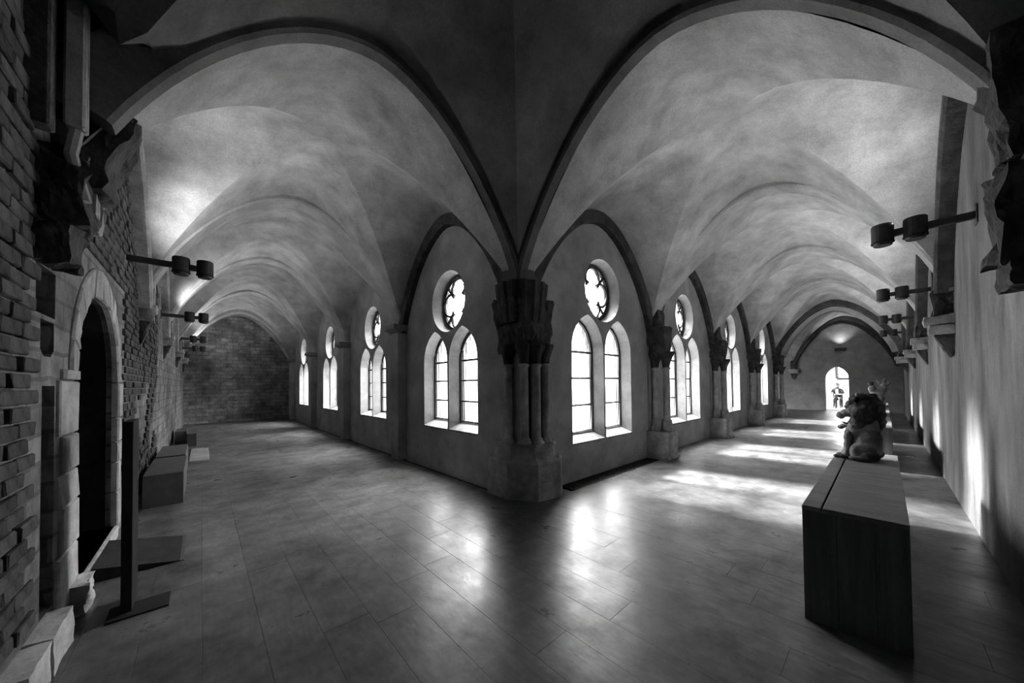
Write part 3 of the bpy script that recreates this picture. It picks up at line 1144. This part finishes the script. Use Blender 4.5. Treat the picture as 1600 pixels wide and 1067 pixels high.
bm = bmesh.new(); box(bm, -.72, -.62, 3.05, 3.165, 3.05, 4.7, .01); sobj('rib_bed', bm, 'stone_dark', sl)

# ------------------------------------------------------------------ wall lamps
def wall_lamp(loc, rotz, label, length=0.70):
    t = empty('wall_lamp', loc)
    t.rotation_euler = (0, 0, rotz)       # local +Y runs out from the wall
    tag(t, label, 'lamp', 'twin-headed lamps on wall arms')
    bm = bmesh.new(); box(bm, -.028, .028, 0, length - .02, -.035, .035, .006); obj('arm', bm, 'metal', t)
    bm = bmesh.new(); box(bm, -.07, .07, -.01, .012, -.09, .09, .006); obj('wall_plate', bm, 'metal', t)
    for k, yy in enumerate((length - .30, length - .07)):
        bm = bmesh.new()
        lathe(bm, [(.066, -.115), (.072, -.11), (.075, -.075), (.086, -.07), (.086, .10), (.080, .11)], 0, yy, 20)
        hd = obj('lamp_head', bm, 'metal', t)
        bm = bmesh.new()
        lathe(bm, [(.090, -.085), (.090, -.075)], 0, yy, 20)
        obj('lens_ring', bm, 'steel', hd)
    bm = bmesh.new(); box(bm, -.02, .02, length - .21, length - .16, -.03, .03, .005); obj('joint', bm, 'metal', t)
    # one head throws its light up the gallery, the other down it
    for sgn in (-1, 1):
        ld = bpy.data.lights.new('lamp_glow', 'SPOT')
        ld.energy = LAMP_W
        ld.spot_size = R(125)
        ld.spot_blend = 1.0
        ld.shadow_soft_size = 0.08
        lo = bpy.data.objects.new('lamp_glow', ld)
        COL.objects.link(lo)
        lo.parent = t
        lo.location = (0, length - (.30 if sgn < 0 else .07), .14)
        lo.rotation_euler = Vector((sgn * 1.0, .75, .95)).to_track_quat('-Z', 'Y').to_euler()
    return t
for (x, w) in ((5.45, 'nearest, largest lamp arm on the right wall beside the broken springer'), (9.3, 'second lamp arm along the right plaster wall'),
               (13.1, 'third lamp arm along the right plaster wall'), (16.9, 'farthest lamp arm along the right plaster wall')):
    wall_lamp((x, YO, 3.17), 0, 'black twin-headed lamp, ' + w, 0.68)
for (y, w) in ((6.1, 'nearest, largest lamp arm on the left brick wall'), (10.4, 'second lamp arm along the left wall'),
               (15.1, 'third lamp arm along the left wall'), (18.7, 'fourth lamp arm along the left wall')):
    px = PO(y, 0, 0)[0]
    wall_lamp((px, y, 3.17), R(-90), 'black twin-headed lamp, ' + w, 0.06 - px + .04)
# uplighter box on the end wall
up_ = tag(empty('wall_uplighter', (XEND, 1.52, 3.25)), 'small black uplighter high on the far end wall above the doorway', 'lamp')
bm = bmesh.new(); box(bm, -.16, .0, -.22, .22, -.06, .06, .01); obj('housing', bm, 'metal', up_)
bm = bmesh.new(); box(bm, -.14, -.02, -.20, .20, .06, .07); obj('lens', bm, 'steel', up_)
ld = bpy.data.lights.new('uplighter_glow', 'SPOT')
ld.energy = 90
ld.spot_size = R(120)
ld.spot_blend = 0.9
ld.shadow_soft_size = 0.06
lo = bpy.data.objects.new('uplighter_glow', ld)
COL.objects.link(lo)
lo.parent = up_
lo.location = (-.2, 0, .15)
lo.rotation_euler = (R(180), R(-12), 0)

# ------------------------------------------------------------------ long pedestals on the right
def pedestal(x0, x1, label):
    t = empty('display_pedestal', (x0, 0.15, 0))
    tag(t, label, 'pedestal', 'long dark wooden pedestals along the right wall')
    y0, y1, h = -.235, .245, .76
    L_ = x1 - x0
    bm = bmesh.new(); box(bm, .008, L_ - .008, y0 + .008, y1 - .008, 0, h - .03); obj('core', bm, 'wood_v', t)
    xs = [y0, y0 + .14, y0 + .31, y1]
    for i in range(3):
        bm = bmesh.new(); box(bm, 0, .02, xs[i] + .0015, xs[i + 1] - .0015, .0, h - .03, .002); obj('end_board', bm, 'wood_v', t)
    for i in range(4):
        a, b = L_ * i / 4, L_ * (i + 1) / 4
        for yy in (y0, y1 - .012):
            bm = bmesh.new(); box(bm, a + .0215 if i == 0 else a + .0015, b - .0015, yy, yy + .012, 0, h - .03, .002); obj('side_board', bm, 'wood_v', t)
    bm = bmesh.new(); box(bm, 0, L_, y0, y1 - .105, h - .03, h, .003); obj('top_board', bm, 'wood', t)
    bm = bmesh.new(); box(bm, 0, L_, y1 - .095, y1, h - .03, h, .003); obj('edge_board', bm, 'wood', t)
    return t
pedestal(3.02, 5.72, 'long dark wooden pedestal in the right foreground carrying the stone beast')
pedestal(8.95, 11.6, 'dark wooden pedestal just behind the foreground one, seen past the stone beast')
pedestal(13.0, 15.6, 'third dark wooden pedestal from the camera along the right wall')
pedestal(16.9, 19.2, 'farthest dark wooden pedestal, carrying the small carved group')

# ------------------------------------------------------------------ carved figures
def blob(name, balls, m, parent, vox=0.012, amp=0.0, freq=20, seed=0):
    """balls: (centre, radii, optional z-rotation); merged into one skin by a remesh"""
    bm = bmesh.new()
    for b in balls:
        c, r = Vector(b[0]), b[1]
        rot = Matrix.Rotation(b[2], 4, 'X') if len(b) > 2 else Matrix.Identity(4)
        mt = Matrix.Translation(c) @ rot @ Matrix.Diagonal((r[0], r[1], r[2], 1))
        bmesh.ops.create_icosphere(bm, subdivisions=3, radius=1, matrix=mt)
    if amp > 0:
        for v in bm.verts:
            v.co += noise.noise_vector((v.co + Vector((seed, 0, 0))) * freq) * amp
    o = obj(name, bm, m, parent, True)
    md = o.modifiers.new('skin', 'REMESH')
    md.mode = 'VOXEL'
    md.voxel_size = vox
    md.use_smooth_shade = True
    sm = o.modifiers.new('soft', 'SMOOTH')
    sm.iterations = 2
    return o

# seated lion-like beast, facing the windows (+Y), jaws open
bst = tag(empty('stone_beast', (5.17, 0.16, 0.765)), 'weathered stone lion-like beast sitting with open jaws on the foreground pedestal', 'sculpture')
blob('body', [((0, -.03, .19), (.13, .125, .19)), ((0, .03, .30), (.115, .10, .12)), ((0, .05, .23), (.10, .09, .11)),
              ((-.10, -.01, .10), (.065, .11, .10)), ((.10, -.01, .10), (.065, .11, .10)), ((0, -.06, .38), (.12, .10, .12))], 'statue', bst, .011, .014, 16)
for sx in (-1, 1):
    blob('foreleg', [((sx * .07, .095, .24), (.045, .045, .09)), ((sx * .075, .10, .14), (.042, .042, .10)), ((sx * .075, .11, .06), (.045, .05, .06))], 'statue', bst, .010, .008, 22, sx)
    blob('paw', [((sx * .075, .14, .03), (.05, .055, .03)), ((sx * .075 - .034, .185, .022), (.016, .032, .02)), ((sx * .075, .195, .022), (.016, .032, .02)),
                 ((sx * .075 + .034, .185, .022), (.016, .032, .02))], 'stone_dark', bst, .008)
    blob('hind_paw', [((sx * .13, .03, .026), (.045, .07, .028)), ((sx * .13, -.06, .06), (.05, .08, .06))], 'stone_dark', bst, .01)
mane = blob('mane', [((0, -.05, .53), (.135, .115, .15)), ((0, -.03, .42), (.135, .10, .09)), ((-.10, .0, .50), (.05, .08, .12)), ((.10, .0, .50), (.05, .08, .12)),
                     ((0, -.11, .44), (.10, .06, .14)), ((0, -.02, .655), (.11, .10, .05)), ((-.07, .04, .64), (.05, .05, .04)), ((.07, .04, .64), (.05, .05, .04)),
                     ((-.09, .03, .40), (.05, .06, .08)), ((.09, .03, .40), (.05, .06, .08))], 'stone_dark', bst, .010, .026, 24, 4)
hd = blob('head', [((0, .05, .53), (.085, .08, .10)), ((0, .09, .59), (.07, .04, .035)), ((0, .11, .485), (.06, .06, .045)), ((0, .165, .46), (.048, .04, .042)),
                   ((-.045, .115, .555), (.022, .018, .018)), ((.045, .115, .555), (.022, .018, .018)), ((0, .03, .44), (.07, .06, .06))], 'statue', bst, .008, .008, 30)
blob('lower_jaw', [((0, .06, .375), (.055, .06, .03), .3), ((0, .12, .345), (.048, .055, .022), .3), ((0, .17, .33), (.042, .028, .024)), ((0, .03, .40), (.06, .05, .04))], 'statue', bst, .008, .004, 30)
blob('tongue', [((0, .12, .372), (.028, .05, .010), .3)], 'stone_dark', bst, .007)
for sx in (-1, 1):
    blob('ear', [((sx * .085, .02, .685), (.03, .022, .03))], 'statue', hd, .008)
bst.rotation_euler = (0, 0, R(-6))

# small carved group on the far pedestal
cg = tag(empty('carved_group', (17.25, .16, .765)), 'small carved stone figure with raised arms on the farthest pedestal', 'sculpture')
blob('body', [((0, 0, .20), (.16, .18, .20)), ((0, -.02, .40), (.13, .17, .12)), ((0, .12, .52), (.09, .10, .16)), ((0, -.14, .58), (.09, .10, .18))], 'statue', cg, .02, .02, 9)
blob('head', [((0, .15, .72), (.08, .08, .09))], 'stone_dark', cg, .015, .01)
blob('raised_wing', [((0, -.16, .78), (.05, .05, .13), .3), ((0, -.05, .74), (.05, .04, .14), -.5), ((0, -.24, .70), (.05, .05, .12), .6)], 'statue', cg, .015, .01)
blob('foot', [((0, .12, .035), (.1, .08, .035))], 'statue', cg, .015)
blob('foot', [((0, -.12, .035), (.1, .08, .035))], 'statue', cg, .015)

# ------------------------------------------------------------------ left side: stele, ramp, boxes
st = tag(empty('information_stele', (-.38, 3.8, 0)), 'tall thin dark metal stele standing in front of the doorway', 'stele')
bm = bmesh.new(); box(bm, -.035, .02, -.15, .15, .012, 1.36, .003); obj('panel', bm, 'steel', st)
bm = bmesh.new(); box(bm, -.10, .21, -.22, -.0, 0, .012, .002); obj('base_plate', bm, 'steel', st)
rp = tag(empty('threshold_ramp', (-.66, 4.42, 0)), 'low dark wedge ramp leading up to the doorway threshold', 'ramp')
bm = bmesh.new()
a = [(0, 0, 0), (.52, 0, 0), (.52, .72, 0), (0, .72, 0), (0, 0, .115), (.52, 0, .006), (.52, .72, .006), (0, .72, .115)]
vs = [bm.verts.new(p) for p in a]
for q in ((0, 3, 2, 1), (4, 5, 6, 7), (0, 1, 5, 4), (1, 2, 6, 5), (2, 3, 7, 6), (3, 0, 4, 7)):
    bm.faces.new([vs[i] for i in q])
obj('wedge', bm, 'steel', rp)
bm = bmesh.new(); box(bm, .52, .545, 0, .72, 0, .006); obj('edge_glint', bm, 'box', rp)  # lighter strip stands in for light reflected on the floor beside the ramp

def display_box(x0, x1, y0, y1, h, label):
    t = empty('display_box', ((x0 + x1) / 2, (y0 + y1) / 2, 0))
    tag(t, label, 'box', 'low grey boxes along the left wall')
    hx, hy = (x1 - x0) / 2, (y1 - y0) / 2
    bm = bmesh.new(); box(bm, -hx + .012, hx - .012, -hy + .012, hy - .012, 0, h - .02); obj('carcass', bm, 'steel', t)
    for nm, q in (('end_panel', (-hx, hx, -hy, -hy + .012)), ('end_panel', (-hx, hx, hy - .012, hy)),
                  ('side_panel', (-hx, -hx + .012, -hy + .013, hy - .013)), ('side_panel', (hx - .012, hx, -hy + .013, hy - .013))):
        bm = bmesh.new(); box(bm, *q, 0, h - .021, .001); obj(nm, bm, 'box', t)
    bm = bmesh.new(); box(bm, -hx, hx, -hy, hy, h - .02, h, .003); obj('lid', bm, 'box', t)
    return t
display_box(-.57, -.18, 6.62, 8.15, .43, 'nearest and largest low grey box against the left wall')
display_box(-.57, -.20, 8.30, 9.75, .43, 'second low grey box right behind the largest one')
display_box(-.55, -.31, 13.5, 14.5, .36, 'small far grey box touching the left wall')
display_box(-.29, -.09, 12.8, 13.9, .34, 'small far grey box standing a little off the left wall')
bm = bmesh.new(); box(bm, -.19, .14, 9.9, 11.8, 0, .05, .005)
tag(obj('floor_slab', bm, 'reveal', None), 'pale flat slab lying on the floor behind the grey boxes', 'slab')

# ------------------------------------------------------------------ bright room behind the far doorway
def PF(s, n, z):
    return (30.0 + n, s, z)
struct(boxobj('floor_far_room', 'reveal', None, XEND + .4, 30.4, -1.5, 4.5, -.2, 0))
struct(boxobj('ceiling_far_room', 'white', None, XEND + .4, 30.4, -1.5, 4.5, 3.6, 3.75))
struct(boxobj('wall_far_room_right', 'white', None, XEND + .4, 30.4, -1.5, -1.3, -.1, 3.6))
bm = bmesh.new()
w2 = [(0.2, 1.75), (2.02, 1.75), (2.02, 3.3), (0.2, 3.3)]
fill_with_holes(bm, [(-1.5, -.1), (4.5, -.1), (4.5, 3.6), (-1.5, 3.6)], [w2], PF, 0)
strip(bm, w2, 0, w2, .25, PF)
struct(obj('wall_far_room_back', bm, 'white', None, fix=False))
def PS(s, n, z):
    return (s, 4.3 + n, z)
w3 = [(26.5, 0.5), (29.3, 0.5), (29.3, 2.6), (26.5, 2.6)]
bm = bmesh.new()
fill_with_holes(bm, [(XEND + .4, -.1), (30.4, -.1), (30.4, 3.6), (XEND + .4, 3.6)], [w3], PS, 0)
strip(bm, w3, 0, w3, .25, PS)
struct(obj('wall_far_room_left', bm, 'white', None, fix=False))
W = struct(empty('window_10'))
bm = bmesh.new()
for a, b in ((w2[0], w2[1]), (w2[1], w2[2]), (w2[2], w2[3]), (w2[3], w2[0])):
    tube(bm, [PF(a[0], -.01, a[1]), PF(b[0], -.01, b[1])], .07, 4)
obj('frame', bm, 'metal', W)
bm = bmesh.new(); bm.faces.new([bm.verts.new(PF(s, .12, z)) for s, z in w2]); obj('pane', bm, 'glass', W, fix=False)
W = struct(empty('window_11'))
bm = bmesh.new(); bm.faces.new([bm.verts.new(PS(s, .12, z)) for s, z in w3]); obj('pane', bm, 'glass', W, fix=False)
for lp, P, dr in ((w2, PF, (-1, 0, 0)), (w3, PS, (0, -1, 0))):
    ld = bpy.data.lights.new('window_daylight', 'AREA')
    ld.shape = 'RECTANGLE'
    ld.size, ld.size_y = lp[1][0] - lp[0][0], lp[2][1] - lp[1][1]
    ld.cycles.is_portal = True
    lo = bpy.data.objects.new('window_daylight', ld)
    COL.objects.link(lo)
    lo.location = P((lp[0][0] + lp[1][0]) / 2, .3, (lp[0][1] + lp[2][1]) / 2)
    lo.rotation_euler = Vector(dr).to_track_quat('-Z', 'Y').to_euler()

# table and seated person
tb = tag(empty('table', (27.6, 1.55, 0)), 'small pale table in the bright room beyond the doorway', 'table')
bm = bmesh.new(); box(bm, -.35, .35, -.55, .42, .80, .84, .005); obj('table_top', bm, 'cloth_light', tb)
for x_ in (-.3, .3):
    for y_ in (-.5, .37):
        bm = bmesh.new(); box(bm, x_ - .025, x_ + .025, y_ - .025, y_ + .025, 0, .80); obj('leg', bm, 'metal', tb)
ch = tag(empty('chair', (28.25, 1.9, 0)), 'dark chair under the seated person in the far room', 'chair')
bm = bmesh.new(); box(bm, -.22, .22, -.22, .22, .44, .48, .008); obj('seat', bm, 'metal', ch)
bm = bmesh.new(); box(bm, .19, .22, -.2, .2, .55, .9, .008); obj('backrest', bm, 'metal', ch)
for x_ in (-.19, .2):
    for y_ in (-.19, .19):
        bm = bmesh.new(); box(bm, x_ - .018, x_ + .018, y_ - .018, y_ + .018, 0, .44 if x_ < 0 else .9); obj('leg', bm, 'metal', ch)

def skin_fig(name, verts, edges, rad, m, parent, root=0):
    me = bpy.data.meshes.new(name)
    me.from_pydata(verts, edges, [])
    me.materials.append(M[m])
    o = link(name, me, None, parent)
    md = o.modifiers.new('skin', 'SKIN')
    sv = me.skin_vertices[0].data if me.skin_vertices else None
    if sv is None:
        bmm = bmesh.new()
        bmm.from_mesh(me)
        bmm.verts.layers.skin.verify()
        bmm.to_mesh(me)
        bmm.free()
        sv = me.skin_vertices[0].data
    for i, r in enumerate(rad):
        sv[i].radius = (r, r) if not isinstance(r, tuple) else r
        sv[i].use_root = (i == root)
    md.use_smooth_shade = True
    ss = o.modifiers.new('soft', 'SUBSURF')
    ss.levels = 1
    ss.render_levels = 2
    return o
pe = tag(empty('person', (28.2, 1.9, 0)), 'person in dark clothing sitting at the table in the bright far room', 'person')
V_ = [(0, 0, .56), (-.02, 0, .80), (-.04, 0, 1.06), (-.06, 0, 1.17), (-.10, 0, 1.30), (-.11, 0, 1.38),
      (-.03, .19, 1.05), (-.20, .27, .88), (-.42, .14, .90), (-.03, -.19, 1.05), (-.20, -.27, .88), (-.42, -.14, .90),
      (-.05, .10, .55), (-.42, .13, .54), (-.42, .14, .10), (-.54, .15, .05), (-.05, -.10, .55), (-.42, -.13, .54), (-.42, -.14, .10), (-.54, -.15, .05)]
E_ = [(0, 1), (1, 2), (2, 3), (3, 4), (4, 5), (2, 6), (6, 7), (7, 8), (2, 9), (9, 10), (10, 11), (0, 12), (12, 13), (13, 14), (14, 15), (0, 16), (16, 17), (17, 18), (18, 19)]
rad = [.14, .14, .13, .055, .095, .08, .065, .05, .035, .065, .05, .035, .09, .07, .045, .04, .09, .07, .045, .04]
skin_fig('body', V_, E_, rad, 'cloth_dark', pe)
bm = bmesh.new()
lathe(bm, [(.04, 1.20), (.085, 1.25), (.098, 1.32), (.09, 1.39), (.04, 1.425)], -.105, 0, 14)
hd = obj('head', bm, 'skin', pe, True)
bm = bmesh.new()
lathe(bm, [(.103, 1.33), (.104, 1.38), (.07, 1.43), (.02, 1.445)], -.09, 0, 14)
obj('hair', bm, 'cloth_dark', hd, True)
bm = bmesh.new(); box(bm, -.205, -.185, -.06, .06, .84, 1.12, .006); obj('shirt_front', bm, 'cloth_light', pe)
